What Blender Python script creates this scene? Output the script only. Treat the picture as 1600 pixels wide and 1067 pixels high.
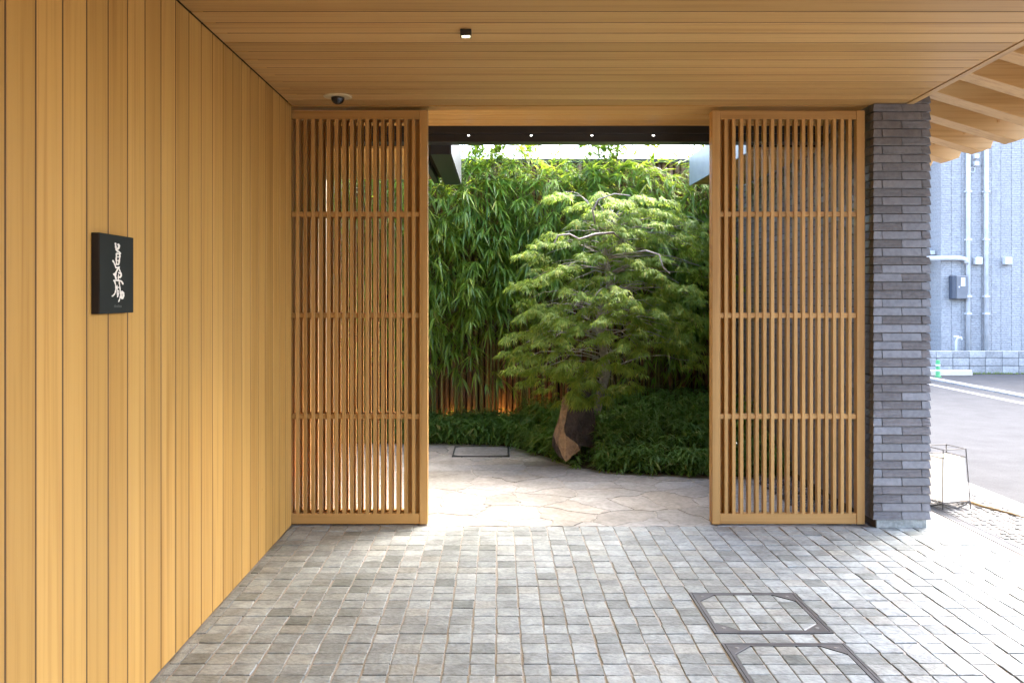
import bpy, bmesh, math, random
from mathutils import Vector, Matrix
R = math.radians
random.seed(7)
scene = bpy.context.scene
for o in list(bpy.data.objects): bpy.data.objects.remove(o)

# ------------------------------------------------------------------ camera, sky, sun, exposure
cam_d = bpy.data.cameras.new('camera'); cam = bpy.data.objects.new('camera', cam_d)
scene.collection.objects.link(cam); scene.camera = cam
cam.location = (0, 0, 1.4); cam.rotation_euler = (R(90), 0, 0)
cam_d.sensor_width = 36; cam_d.lens = 31.05
cam_d.shift_x = 22/1600; cam_d.shift_y = -71.5/1600
cam_d.clip_end = 2000
SUN_EL, SUN_AZ = 55, 48            # degrees; azimuth from +Y towards +X
world = bpy.data.worlds.new('World'); scene.world = world; world.use_nodes = True
wn = world.node_tree; wn.nodes.clear()
sky = wn.nodes.new('ShaderNodeTexSky'); sky.sky_type = 'NISHITA'; sky.sun_disc = False
sky.sun_elevation = R(SUN_EL); sky.sun_rotation = R(SUN_AZ); sky.dust_density = 4.0; sky.air_density = 0.8
bg = wn.nodes.new('ShaderNodeBackground'); bg.inputs[1].default_value = 0.15
wo = wn.nodes.new('ShaderNodeOutputWorld')
wn.links.new(sky.outputs[0], bg.inputs[0]); wn.links.new(bg.outputs[0], wo.inputs[0])
sd = bpy.data.lights.new('sun', 'SUN'); sd.energy = .5; sd.angle = R(40); sd.color = (1, .95, .87)
sun = bpy.data.objects.new('sun', sd); scene.collection.objects.link(sun)
dv = Vector((math.sin(R(SUN_AZ))*math.cos(R(SUN_EL)), math.cos(R(SUN_AZ))*math.cos(R(SUN_EL)), math.sin(R(SUN_EL))))
sun.rotation_euler = dv.to_track_quat('Z', 'Y').to_euler(); sun.location = (3, 6, 9)
scene.view_settings.view_transform = 'Standard'; scene.view_settings.look = 'None'
scene.view_settings.gamma = 1; scene.view_settings.use_curve_mapping = False
scene.view_settings.exposure = 3.92
scene.cycles.max_bounces = 8; scene.cycles.diffuse_bounces = 5
scene.cycles.transparent_max_bounces = 8; scene.cycles.caustics_reflective = False

# ------------------------------------------------------------------ helpers
C = scene.collection
def link(o): C.objects.link(o); return o
def thing(name, label, cat, loc=(0,0,0), group=None, kind=None):
    o = link(bpy.data.objects.new(name, None)); o.location = loc; o.empty_display_size = .1
    o['label'] = label; o['category'] = cat
    if group: o['group'] = group
    if kind: o['kind'] = kind
    return o
def tag(o, label, cat, group=None, kind=None):
    o['label'] = label; o['category'] = cat
    if group: o['group'] = group
    if kind: o['kind'] = kind
    return o
def obj(name, me, mat=None, parent=None, loc=(0,0,0), rot=(0,0,0), scale=None, kind=None):
    """link a mesh; loc is in world space even when parented (roots are unrotated)"""
    o = link(bpy.data.objects.new(name, me))
    if mat is not None and not me.materials: me.materials.append(mat)
    L = Vector(loc)
    if parent is not None:
        o.parent = parent
        p = parent; off = Vector((0,0,0))
        while p is not None: off += p.location; p = p.parent
        L = L - off
    o.location = L; o.rotation_euler = rot
    if scale: o.scale = scale
    if kind: o['kind'] = kind
    return o
def mesh(name, V, F, mat=None, smooth=False):
    me = bpy.data.meshes.new(name); me.from_pydata(V, [], F); me.update()
    if mat is not None: me.materials.append(mat)
    if smooth:
        me.polygons.foreach_set('use_smooth', [True]*len(me.polygons))
    return me
_bc = {}
def box(sx, sy, sz, bev=0.0, mat=None, jit=0, seed=0):
    """box centred on the origin with bevelled edges; cached"""
    k = (round(sx,4), round(sy,4), round(sz,4), bev, mat.name if mat else None, jit, seed)
    if k in _bc: return _bc[k]
    bm = bmesh.new(); bmesh.ops.create_cube(bm, size=1)
    rnd = random.Random(seed)
    for v in bm.verts:
        v.co = Vector((v.co.x*sx, v.co.y*sy, v.co.z*sz))
        if jit: v.co += Vector((rnd.uniform(-jit,jit), rnd.uniform(-jit,jit), rnd.uniform(-jit,jit)*.3))
    if bev: bmesh.ops.bevel(bm, geom=bm.edges[:], offset=bev, segments=1, affect='EDGES')
    me = bpy.data.meshes.new('block'); bm.to_mesh(me); bm.free()
    if mat: me.materials.append(mat)
    _bc[k] = me
    return me
def tube(path, radii, n=8, cap=True):
    """rings round a polyline -> V, F"""
    V, F = [], []
    P = [Vector(p) for p in path]
    for i, p in enumerate(P):
        t = (P[min(i+1, len(P)-1)] - P[max(i-1, 0)]).normalized()
        a = t.orthogonal().normalized() if abs(t.z) < .95 else Vector((1,0,0))
        a = (Vector((0,1,.01)).cross(t) if abs(t.y) < .9 else Vector((1,0,0)).cross(t)).normalized()
        b = t.cross(a)
        r = radii[i] if hasattr(radii, '__len__') else radii
        for k in range(n):
            w = 2*math.pi*k/n
            V.append(tuple(p + a*math.cos(w)*r + b*math.sin(w)*r))
    for i in range(len(P)-1):
        for k in range(n):
            k2 = (k+1) % n
            F.append((i*n+k, i*n+k2, (i+1)*n+k2, (i+1)*n+k))
    if cap:
        F.append(tuple(range(n-1, -1, -1))); m = (len(P)-1)*n
        F.append(tuple(range(m, m+n)))
    return V, F
def merge(parts):
    V, F = [], []
    for v, f in parts:
        b = len(V); V += v; F += [tuple(i+b for i in q) for q in f]
    return V, F
def bx(x0, x1, y0, y1, z0, z1):
    V = [(x,y,z) for z in (z0,z1) for y in (y0,y1) for x in (x0,x1)]
    return V, [(0,2,3,1),(4,5,7,6),(0,1,5,4),(2,6,7,3),(0,4,6,2),(1,3,7,5)]
def lathe(prof, n=20):
    V, F = [], []
    for r, z in prof:
        for k in range(n):
            w = 2*math.pi*k/n; V.append((r*math.cos(w), r*math.sin(w), z))
    for i in range(len(prof)-1):
        for k in range(n):
            k2 = (k+1) % n; F.append((i*n+k, i*n+k2, (i+1)*n+k2, (i+1)*n+k))
    F.append(tuple(range(n-1,-1,-1))); m = (len(prof)-1)*n; F.append(tuple(range(m,m+n)))
    return V, F
def clip_poly(poly, px, py, nx, ny):
    """keep the side where (p-P).n <= 0"""
    out = []
    for i in range(len(poly)):
        a, b = poly[i], poly[(i+1) % len(poly)]
        da = (a[0]-px)*nx + (a[1]-py)*ny; db = (b[0]-px)*nx + (b[1]-py)*ny
        if da <= 0: out.append(a)
        if (da < 0 < db) or (db < 0 < da):
            t = da/(da-db); out.append((a[0]+(b[0]-a[0])*t, a[1]+(b[1]-a[1])*t))
    return out
def inset_poly(poly, d):
    """shrink a convex counter-clockwise polygon by d"""
    out = list(poly)
    for i in range(len(poly)):
        a, b = poly[i], poly[(i+1) % len(poly)]
        ex, ey = b[0]-a[0], b[1]-a[1]; l = math.hypot(ex, ey)
        if l < 1e-6: continue
        nx, ny = ey/l, -ex/l
        out = clip_poly(out, a[0]-nx*d, a[1]-ny*d, nx, ny)
        if len(out) < 3: return []
    return out
def slab(poly, z0, z1, bev=.004):
    """convex polygon with a chamfered top edge"""
    n = len(poly); cx = sum(p[0] for p in poly)/n; cy = sum(p[1] for p in poly)/n
    top = inset_poly(poly, bev)
    if len(top) != n: top = [(cx+(p[0]-cx)*.97, cy+(p[1]-cy)*.97) for p in poly]
    V = [(x,y,z0) for x,y in poly] + [(x,y,z1-bev*.6) for x,y in poly] + [(x,y,z1) for x,y in top]
    F = [tuple(range(2*n, 3*n))]
    for i in range(n):
        j = (i+1) % n
        F += [(i, j, n+j, n+i), (n+i, n+j, 2*n+j, 2*n+i)]
    return V, F

# ------------------------------------------------------------------ materials
def nodes(name):
    m = bpy.data.materials.new(name); m.use_nodes = True
    t = m.node_tree; return m, t, t.nodes['Principled BSDF']
def N(t, kind, **kw):
    n = t.nodes.new(kind)
    for k, v in kw.items(): setattr(n, k, v)
    return n
def ramp(t, stops):
    r = t.nodes.new('ShaderNodeValToRGB'); e = r.color_ramp.elements
    while len(e) < len(stops): e.new(.5)
    for i, (p, c) in enumerate(stops): e[i].position = p; e[i].color = (*c, 1)
    return r
def rnd_src(t, island):
    if island:
        return t.nodes.new('ShaderNodeNewGeometry').outputs['Random Per Island']
    return t.nodes.new('ShaderNodeObjectInfo').outputs['Random']
def coords(t, island, scale):
    """object coordinates, shifted per object/island, stretched by scale"""
    tc = t.nodes.new('ShaderNodeTexCoord'); r = rnd_src(t, island)
    m1 = N(t, 'ShaderNodeMath', operation='MULTIPLY'); t.links.new(r, m1.inputs[0]); m1.inputs[1].default_value = 37.0
    cb = t.nodes.new('ShaderNodeCombineXYZ')
    for i in range(3): t.links.new(m1.outputs[0], cb.inputs[i])
    ad = N(t, 'ShaderNodeVectorMath', operation='ADD'); t.links.new(tc.outputs['Object'], ad.inputs[0]); t.links.new(cb.outputs[0], ad.inputs[1])
    mp = t.nodes.new('ShaderNodeMapping'); mp.inputs['Scale'].default_value = scale
    t.links.new(ad.outputs[0], mp.inputs[0]); return mp.outputs[0], r
def mix(t, a, b, f, mode='MIX'):
    m = N(t, 'ShaderNodeMix', data_type='RGBA', blend_type=mode)
    for s, v in ((m.inputs[0], f), (m.inputs[6], a), (m.inputs[7], b)):
        if isinstance(v, (int, float)): s.default_value = v
        elif isinstance(v, tuple): s.default_value = (*v, 1)
        else: t.links.new(v, s)
    return m.outputs[2]
def bump(t, bsdf, src, strength=.2, dist=.005):
    b = t.nodes.new('ShaderNodeBump'); b.inputs['Strength'].default_value = strength; b.inputs['Distance'].default_value = dist
    t.links.new(src, b.inputs['Height']); t.links.new(b.outputs[0], bsdf.inputs['Normal'])
def wood(name, col, axis, rough=.5, vary=.2, island=False):
    m, t, b = nodes(name)
    sc = {'X': (.8, 38, 38), 'Y': (38, .8, 38), 'Z': (38, 38, .8)}[axis]
    v, r = coords(t, island, sc)
    n1 = N(t, 'ShaderNodeTexNoise'); n1.inputs['Scale'].default_value = 1; n1.inputs['Detail'].default_value = 5; n1.inputs['Roughness'].default_value = .6
    t.links.new(v, n1.inputs['Vector'])
    d = tuple(c*k for c, k in zip(col, (.78, .71, .60))); l = tuple(min(.9, c*k) for c, k in zip(col, (1.06, 1.07, 1.1)))
    rp = ramp(t, [(.3, d), (.5, col), (.72, l)]); t.links.new(n1.outputs[0], rp.inputs[0])
    sc2 = tuple(s*.16 for s in sc)
    v2, _ = coords(t, island, sc2)
    n2 = N(t, 'ShaderNodeTexNoise'); n2.inputs['Scale'].default_value = 1; n2.inputs['Detail'].default_value = 2; t.links.new(v2, n2.inputs['Vector'])
    rp2 = ramp(t, [(.32, (.88, .84, .77)), (.6, (1, 1, 1))]); t.links.new(n2.outputs[0], rp2.inputs[0])
    c1 = mix(t, rp.outputs[0], rp2.outputs[0], .8, 'MULTIPLY')
    rp3 = ramp(t, [(0, (1-vary, 1-vary*1.15, 1-vary*1.5)), (.5, (1, .98, .95)), (1, (1, 1, 1))]); t.links.new(r, rp3.inputs[0])
    c2 = mix(t, c1, rp3.outputs[0], 1.0, 'MULTIPLY')
    v3, _ = coords(t, island, (2.4, 2.4, 2.4))
    vo = N(t, 'ShaderNodeTexVoronoi'); vo.inputs['Scale'].default_value = 1.0; t.links.new(v3, vo.inputs['Vector'])
    rk_ = ramp(t, [(.008, (.42, .30, .2)), (.03, (1, 1, 1))]); t.links.new(vo.outputs['Distance'], rk_.inputs[0])
    c2 = mix(t, c2, rk_.outputs[0], 1.0, 'MULTIPLY')
    t.links.new(c2, b.inputs['Base Color']); b.inputs['Roughness'].default_value = rough
    b.inputs['Specular IOR Level'].default_value = .35
    bump(t, b, n1.outputs[0], .12, .002)
    return m
def stone(name, stops, scale=12, rough=.7, island=False, bstr=.5, bdist=.004, spec=.4, vary=.5, fine=6, stretch=(1,1,1), dirt=0):
    """mottled mineral surface; per-piece colour picked from stops"""
    m, t, b = nodes(name)
    v, r = coords(t, island, stretch)
    rp = ramp(t, stops); rp.color_ramp.interpolation = 'LINEAR'; t.links.new(r, rp.inputs[0])
    n1 = N(t, 'ShaderNodeTexNoise'); n1.inputs['Scale'].default_value = scale; n1.inputs['Detail'].default_value = 8; n1.inputs['Roughness'].default_value = .65
    t.links.new(v, n1.inputs['Vector'])
    r2 = ramp(t, [(.25, (1-vary,)*3), (.75, (1+vary*.5,)*3)]); t.links.new(n1.outputs[0], r2.inputs[0])
    c = mix(t, rp.outputs[0], r2.outputs[0], 1.0, 'MULTIPLY')
    n2 = N(t, 'ShaderNodeTexNoise'); n2.inputs['Scale'].default_value = scale*fine; n2.inputs['Detail'].default_value = 4; t.links.new(v, n2.inputs['Vector'])
    r3 = ramp(t, [(.35, (.72,)*3), (.6, (1.08,)*3)]); t.links.new(n2.outputs[0], r3.inputs[0])
    c = mix(t, c, r3.outputs[0], .7, 'MULTIPLY')
    if dirt:
        ge = t.nodes.new('ShaderNodeNewGeometry'); n4 = N(t, 'ShaderNodeTexNoise'); n4.inputs['Scale'].default_value = 1.7; n4.inputs['Detail'].default_value = 7; n4.inputs['Roughness'].default_value = .7
        t.links.new(ge.outputs['Position'], n4.inputs['Vector'])
        r4 = ramp(t, [(.36, (1-dirt, 1-dirt*1.05, 1-dirt*1.2)), (.56, (1, 1, 1))]); t.links.new(n4.outputs[0], r4.inputs[0])
        c = mix(t, c, r4.outputs[0], 1.0, 'MULTIPLY')
    t.links.new(c, b.inputs['Base Color']); b.inputs['Roughness'].default_value = rough; b.inputs['Specular IOR Level'].default_value = spec
    ad = N(t, 'ShaderNodeMath', operation='ADD'); t.links.new(n1.outputs[0], ad.inputs[0]); t.links.new(n2.outputs[0], ad.inputs[1])
    bump(t, b, ad.outputs[0], bstr, bdist)
    return m
def plain(name, col, rough=.5, metal=0, emit=None, estr=0, noise=.12, spec=.4):
    m, t, b = nodes(name)
    tc = t.nodes.new('ShaderNodeTexCoord'); n = N(t, 'ShaderNodeTexNoise'); n.inputs['Scale'].default_value = 9; n.inputs['Detail'].default_value = 6
    t.links.new(tc.outputs['Object'], n.inputs['Vector'])
    r = ramp(t, [(.3, tuple(c*(1-noise) for c in col)), (.7, tuple(min(1, c*(1+noise*.6)) for c in col))]); t.links.new(n.outputs[0], r.inputs[0])
    t.links.new(r.outputs[0], b.inputs['Base Color'])
    b.inputs['Roughness'].default_value = rough; b.inputs['Metallic'].default_value = metal; b.inputs['Specular IOR Level'].default_value = spec
    if emit: b.inputs['Emission Color'].default_value = (*emit, 1); b.inputs['Emission Strength'].default_value = estr
    return m
def leafmat(name, stops, trans=.4, tcol=(.35,.5,.05), rough=.45, spec=.35):
    m, t, b = nodes(name)
    r = rnd_src(t, True); rp = ramp(t, stops); t.links.new(r, rp.inputs[0])
    t.links.new(rp.outputs[0], b.inputs['Base Color']); b.inputs['Roughness'].default_value = rough; b.inputs['Specular IOR Level'].default_value = spec
    tr = t.nodes.new('ShaderNodeBsdfTranslucent')
    tc = mix(t, rp.outputs[0], tcol, .6); t.links.new(tc, tr.inputs[0])
    ms = t.nodes.new('ShaderNodeMixShader'); ms.inputs[0].default_value = trans
    out = t.nodes['Material Output']
    t.links.new(b.outputs[0], ms.inputs[1]); t.links.new(tr.outputs[0], ms.inputs[2]); t.links.new(ms.outputs[0], out.inputs[0])
    return m
HINOKI = (.53, .305, .083)
GATEW = (.49, .28, .092)
M = dict(
    wall_wood=wood('wall_wood', HINOKI, 'Z', vary=.2), ceil_wood=wood('ceiling_wood', (.56, .35, .135), 'X', vary=.24),
    raf_wood=wood('rafter_wood', (.58, .36, .145), 'X', vary=.1), trim_wood=wood('trim_wood', (.56, .36, .15), 'Y'),
    gate_z=wood('gate_wood_upright', GATEW, 'Z'), gate_x=wood('gate_wood_rail', GATEW, 'X'),
    groove=plain('shadow_gap_board', (.035, .02, .008), .9),
    steel_black=plain('black_painted_steel', (.022, .024, .026), .42),
    steel_grey=plain('grey_painted_steel', (.20, .225, .25), .4),
    steel_mid=plain('dark_grey_flashing', (.07,.075,.08), .45),
    plaster=plain('pale_plaster', (.60, .51, .37), .85, noise=.05),
    paver=stone('paver_stone', [(0, (.19,.215,.205)), (.12, (.26,.285,.28)), (.45, (.315,.35,.35)), (.7, (.35,.39,.392)), (.9, (.33,.345,.32)), (1, (.39,.43,.435))], 9, .42, dirt=.22, bstr=.9, bdist=.004, stretch=(1,1,1)),
    paver_i=stone('paver_stone_joined', [(0, (.19,.215,.205)), (.12, (.26,.285,.28)), (.45, (.315,.35,.35)), (.7, (.35,.39,.392)), (.9, (.33,.345,.32)), (1, (.39,.43,.435))], 9, .42, dirt=.22, island=True, bstr=.9, bdist=.004),
    sand=stone('joint_sand', [(0, (.40,.375,.335)), (1, (.40,.375,.335))], 40, .95, bstr=.4, vary=.25),
    sand2=stone('pavement_mortar', [(0, (.16,.155,.145)), (1, (.16,.155,.145))], 30, .95, vary=.3),
    flag=stone('flagstone', [(0, (.25,.235,.205)), (.3, (.305,.297,.275)), (.6, (.335,.33,.315)), (.85, (.315,.29,.25)), (1, (.30,.303,.30))], 4, .65, dirt=.25, bstr=.5, bdist=.006, vary=.3, fine=9),
    grout=stone('flag_joint', [(0, (.36,.34,.30)), (1, (.36,.34,.30))], 30, .95, vary=.4),
    brick=None, asphalt=stone('asphalt', [(0, (.068,.069,.07)), (1, (.068,.069,.07))], 3, .95, bstr=.3, bdist=.003, vary=.2, fine=60, spec=.05),
    ground=stone('far_ground', [(0, (.2,.2,.19)), (1, (.2,.2,.19))], 1, .9, vary=.2),
    conc=stone('concrete', [(0, (.22,.217,.208)), (1, (.27,.266,.254))], 6, .85, vary=.35, bstr=.3),
    block=stone('concrete_block', [(0, (.27,.267,.258)), (.5, (.34,.337,.328)), (1, (.39,.39,.38))], 5, .9, vary=.4, bstr=.4),
    mosaic=stone('mosaic_stone', [(0, (.13,.127,.118)), (.5, (.20,.197,.187)), (1, (.25,.246,.236))], 20, .7, island=True, vary=.3),
    paint=plain('road_paint', (.2,.2,.2), .7), yellow=plain('cream_concrete', (.42,.38,.30), .8),
    soil=stone('soil', [(0, (.05,.038,.026)), (1, (.05,.038,.026))], 18, .95, bstr=.8, bdist=.02),
    gravel=stone('dark_pebble', [(0, (.05,.05,.055)), (.5, (.11,.11,.115)), (1, (.24,.235,.23))], 20, .5, island=True),
    pole=stone('aged_bamboo', [(0, (.10,.05,.026)), (.4, (.17,.085,.042)), (.75, (.22,.125,.06)), (1, (.13,.085,.062))], 5, .45, stretch=(6,6,.7), bstr=.1, vary=.45),
    culm=stone('green_culm', [(0, (.13,.17,.035)), (1, (.22,.2,.06))], 6, .45, bstr=.05, vary=.3),
    bark=stone('maple_bark', [(0, (.34,.31,.27)), (1, (.34,.31,.27))], 25, .85, bstr=.6, vary=.45),
    rock_tan=stone('lit_tan_rock', [(0, (.30,.215,.13)), (1, (.30,.215,.13))], 7, .85, bstr=.9, bdist=.012, vary=.4),
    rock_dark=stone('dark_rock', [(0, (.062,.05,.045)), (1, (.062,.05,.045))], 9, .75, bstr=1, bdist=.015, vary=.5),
    bleaf=leafmat('bamboo_leaf', [(0, (.055,.125,.027)), (.4, (.105,.22,.04)), (.8, (.18,.305,.045)), (.96, (.27,.35,.05)), (1, (.42,.37,.11))], .5, (.56,.72,.045), rough=.38, spec=.5),
    mleaf=leafmat('maple_leaf', [(0, (.11,.19,.035)), (.5, (.195,.295,.05)), (.85, (.30,.37,.06)), (1, (.43,.38,.07))], .52, (.45,.6,.07), rough=.5),
    sleaf=leafmat('ground_bamboo_leaf', [(0, (.065,.14,.05)), (.5, (.12,.235,.07)), (.9, (.18,.30,.08)), (1, (.33,.30,.11))], .45, (.35,.58,.05), rough=.4),
    grass=leafmat('verge_grass', [(0, (.07,.13,.02)), (1, (.2,.24,.05))]),
    sign_black=plain('sign_face', (.020,.023,.020), .75, spec=.15), sign_edge=plain('sign_edge', (.016,.012,.010), .7), sign_white=plain('sign_lettering', (.82,.77,.68), .6), sign_grey=plain('sign_small_lettering', (.075,.075,.07), .6),
    dome=plain('dark_dome', (.012,.014,.018), .08, spec=.6), ring=plain('cream_ring', (.58,.47,.27), .5),
    lampblack=plain('lamp_housing', (.03,.03,.026), .4), lampglow=plain('lamp_lens', (1,.95,.8), .3, emit=(1,.86,.55), estr=6),
    led=plain('led_lens', (1,1,1), .3, emit=(1,.96,.9), estr=2.2), warm=plain('garden_lamp_lens', (1,.8,.5), .3, emit=(1,.55,.15), estr=5),
    paper=plain('lantern_paper', (.85,.82,.74), .8, emit=(1,.86,.66), estr=.05, noise=.03), iron=plain('lantern_iron', (.055,.05,.045), .6),
    twig=stone('twig', [(0, (.25,.17,.08)), (1, (.25,.17,.08))], 20, .85),
    pipe=plain('white_pipe', (.56,.57,.58), .4), siding=None, metergrey=plain('meter_box_grey', (.15,.155,.165), .4), meterdark=plain('meter_box_side', (.05,.06,.08), .4), glass=plain('meter_glass', (.6,.62,.6), .15),
    boxwhite=plain('white_plastic', (.6,.61,.62), .4), green=plain('green_post', (.05,.26,.09), .5), iron2=plain('cover_steel', (.105,.108,.112), .42, .3),
    coping=plain('fence_coping', (.05,.05,.05), .6), mortar=plain('brick_mortar', (.07,.062,.056), .9))
# brick with horizontal combing on some pieces
def brickmat(island):
    m = stone('combed_brick'+('_joined' if island else ''), [(0, (.145,.135,.135)), (.5, (.165,.155,.158)), (1, (.185,.176,.18))], 7, .42, island=island, bstr=.25, bdist=.002, vary=.25, spec=.5)
    t = m.node_tree; b = t.nodes['Principled BSDF']
    tc = t.nodes.new('ShaderNodeTexCoord'); w = N(t, 'ShaderNodeTexWave', wave_type='BANDS', bands_direction='Z'); w.inputs['Scale'].default_value = 38; w.inputs['Distortion'].default_value = .6; w.inputs['Detail'].default_value = 2
    t.links.new(tc.outputs['Object'], w.inputs['Vector'])
    r = rnd_src(t, island); g = N(t, 'ShaderNodeMath', operation='FRACT'); mu = N(t, 'ShaderNodeMath', operation='MULTIPLY'); mu.inputs[1].default_value = 7.31
    t.links.new(r, mu.inputs[0]); t.links.new(mu.outputs[0], g.inputs[0])
    gt = N(t, 'ShaderNodeMath', operation='GREATER_THAN'); gt.inputs[1].default_value = .45; t.links.new(g.outputs[0], gt.inputs[0])
    mm = N(t, 'ShaderNodeMath', operation='MULTIPLY'); t.links.new(gt.outputs[0], mm.inputs[0]); t.links.new(w.outputs['Fac'], mm.inputs[1])
    b2 = t.nodes.new('ShaderNodeBump'); b2.inputs['Strength'].default_value = .8; b2.inputs['Distance'].default_value = .004
    old = b.inputs['Normal'].links[0].from_socket
    t.links.new(mm.outputs[0], b2.inputs['Height']); t.links.new(old, b2.inputs['Normal']); t.links.new(b2.outputs[0], b.inputs['Normal'])
    return m
M['groove_shade'] = plain('groove_shade_strip', (.10, .05, .016), .8)  # dark brown stands for the shade inside the board grooves
M['brick'] = brickmat(False); M['brick_i'] = brickmat(True)
def sidingmat():
    m = stone('grey_siding', [(0, (.33,.33,.33)), (.5, (.345,.345,.345)), (1, (.36,.36,.36))], 5, .6, bstr=.2, vary=.12)
    t = m.node_tree; b = t.nodes['Principled BSDF']
    tc = t.nodes.new('ShaderNodeTexCoord'); br = t.nodes.new('ShaderNodeTexBrick')
    mp = t.nodes.new('ShaderNodeMapping'); mp.inputs['Rotation'].default_value = (R(90), 0, 0)
    br.inputs['Scale'].default_value = 1; br.inputs['Brick Width'].default_value = .19; br.inputs['Row Height'].default_value = .045; br.inputs['Mortar Size'].default_value = .006; br.inputs['Mortar Smooth'].default_value = .5
    t.links.new(tc.outputs['Object'], mp.inputs[0]); t.links.new(mp.outputs[0], br.inputs['Vector'])
    inv = N(t, 'ShaderNodeMath', operation='SUBTRACT'); inv.inputs[0].default_value = 1; t.links.new(br.outputs['Fac'], inv.inputs[1])
    b2 = t.nodes.new('ShaderNodeBump'); b2.inputs['Strength'].default_value = .9; b2.inputs['Distance'].default_value = .012
    old = b.inputs['Normal'].links[0].from_socket
    t.links.new(inv.outputs[0], b2.inputs['Height']); t.links.new(old, b2.inputs['Normal']); t.links.new(b2.outputs[0], b.inputs['Normal'])
    return m
M['siding'] = sidingmat()

# ------------------------------------------------------------------ key dimensions (metres; Y is depth)
GY = 5.38            # gate line
WX = -1.256          # face of the wooden wall
CH = 2.558           # ceiling
P = .1488            # board pitch
def edge_x(y): return 2.465 - .0614*(GY - y)

# ------------------------------------------------------------------ ground, road, pavement
def sheet(name, x0, x1, y0, y1, z, mat, label=None, parent=None):
    o = obj(name, mesh(name, [(x0,y0,z),(x1,y0,z),(x1,y1,z),(x0,y1,z)], [(0,1,2,3)], mat), parent=parent)
    if parent is None: o['kind'] = 'structure'
    return o
sheet('ground', -400, 400, -400, 400, -.085, M['ground'])
road = sheet('road', 3.54, 7.5, -40, 80, -.06, M['asphalt'])
sheet('parking_ground', 7.66, 40, -40, 80, -.045, M['asphalt'])
for x in (7.05,):
    sheet('edge_line', x, x+.12, -40, 80, -.056, M['paint'], parent=road)
def kerb(x0, x1, top, name):
    k = link(bpy.data.objects.new(name, None)); k['kind'] = 'structure'; k.location = (x0, 0, 0)
    for i in range(34):
        y = 1 + i*.6
        obj('kerb_stone', box(x1-x0, .594, .2, .008, M['conc']), parent=k, loc=((x0+x1)/2, y+.3, top-.1))
kerb(3.36, 3.54, .0, 'kerb'); kerb(7.5, 7.66, -.03, 'far_kerb')
o = obj('pavement', mesh('pavement', *bx(2.83, 3.36, -3, 22, -.08, -.004), M['sand2'])); o['kind'] = 'structure'
parts = []
rs = random.Random(3)
for i in range(9):
    for j in range(int(8/.052)):
        x = 2.93+.052*i+rs.uniform(-.006,.006); y = 2.4+.052*j+rs.uniform(-.006,.006); r = rs.uniform(.017,.023)
        pl = [(x+r*math.cos(a+rs.uniform(-.2,.2)), y+r*math.sin(a+rs.uniform(-.2,.2))) for a in [k*math.pi/3 for k in range(6)]]
        parts.append(slab(pl, -.006, rs.uniform(.0,.004), .004))
mo = obj('pebble_mosaic', mesh('pebble_mosaic', *merge(parts), M['mosaic']), parent=o, kind='stuff')
parts = [bx(2.835, 2.905, -1, 12, -.012, -.006)]
dr = thing('drain_channel', 'narrow slotted drain channel set along the edge of the paving by the street', 'drain', (2.87, 4, -.012))
obj('channel', mesh('channel', *merge([bx(2.832,2.842,.5,9,-.012,.001), bx(2.898,2.908,.5,9,-.012,.001)]), M['iron2']), parent=dr)
for (a, b_) in ((.5, 3.5), (3.505, 4.5), (4.505, 5.5), (5.505, 9)):
    ps = [bx(2.843, 2.897, y, y+.013, -.012, -.001) for y in [a+.022*k for k in range(int((b_-a)/.022))]]
    obj('grate', mesh('grate', *merge(ps), M['iron2']), parent=dr)

# pavers of the porch
floor = obj('porch_floor', mesh('porch_floor', *bx(-1.4, 2.832, -3, 5.36, -.08, -.0035), M['sand'])); floor['kind'] = 'structure'
CX0, CX1 = .895, 1.397
obj('paving_strip', mesh('paving_strip', *bx(2.585, 2.832, 5.3605, 9.5, -.08, -.0035), M['sand']), parent=floor)
covers = [(3.66, 4.16), (3.06, 3.56)]
def in_cover(x, y):
    return CX0 < x < CX1 and any(a < y < b for a, b in covers)
pitch = .1003
cells = []
i0 = math.floor((WX+.0-CX0)/pitch)
for i in range(i0, int((2.83-CX0)/pitch)):
    x0 = CX0+i*pitch; x1 = x0+pitch
    for j in range(-20, 23):
        y0 = 3.06+j*.1; y1 = y0+.1
        if in_cover((x0+x1)/2, (y0+y1)/2): continue
        xa = max(x0, WX+.004)
        if x1-xa < .03: continue
        cells.append((xa, x1, y0, y1))
for i in range(17, 20):
    for j in range(23, 62):
        x0 = CX0+i*pitch; y0 = 3.06+j*.1
        if x0+pitch < 2.83: cells.append((max(x0, 2.61), x0+pitch, y0, y0+.1))
def visible(c):
    x, y = (c[0]+c[1])/2, (c[2]+c[3])/2
    if y < 3.1: return False
    u = 778+1380*x/y
    return -20 < u < 1620
vis = sorted([c for c in cells if visible(c)], key=lambda c: c[2])
front = set(vis[:300]); rest = [c for c in cells if c not in front]
variants = [None]*8
def paver_mesh(k):
    if variants[k] is None:
        rr = random.Random(100+k); h = .0465
        pl = [(-h+rr.uniform(-.003,.003), -h+rr.uniform(-.003,.003)), (rr.uniform(-.01,.01), -h+rr.uniform(-.003,.002)), (h+rr.uniform(-.003,.003), -h+rr.uniform(-.003,.003)),
              (h+rr.uniform(-.002,.003), rr.uniform(-.01,.01)), (h+rr.uniform(-.003,.003), h+rr.uniform(-.003,.003)), (-h+rr.uniform(-.003,.003), h+rr.uniform(-.003,.003))]
        variants[k] = slab(pl, -.012, .0015, .0022)
    return variants[k]
pm = [mesh('paver', *paver_mesh(k), M['paver']) for k in range(8)]
rp = random.Random(11)
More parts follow.
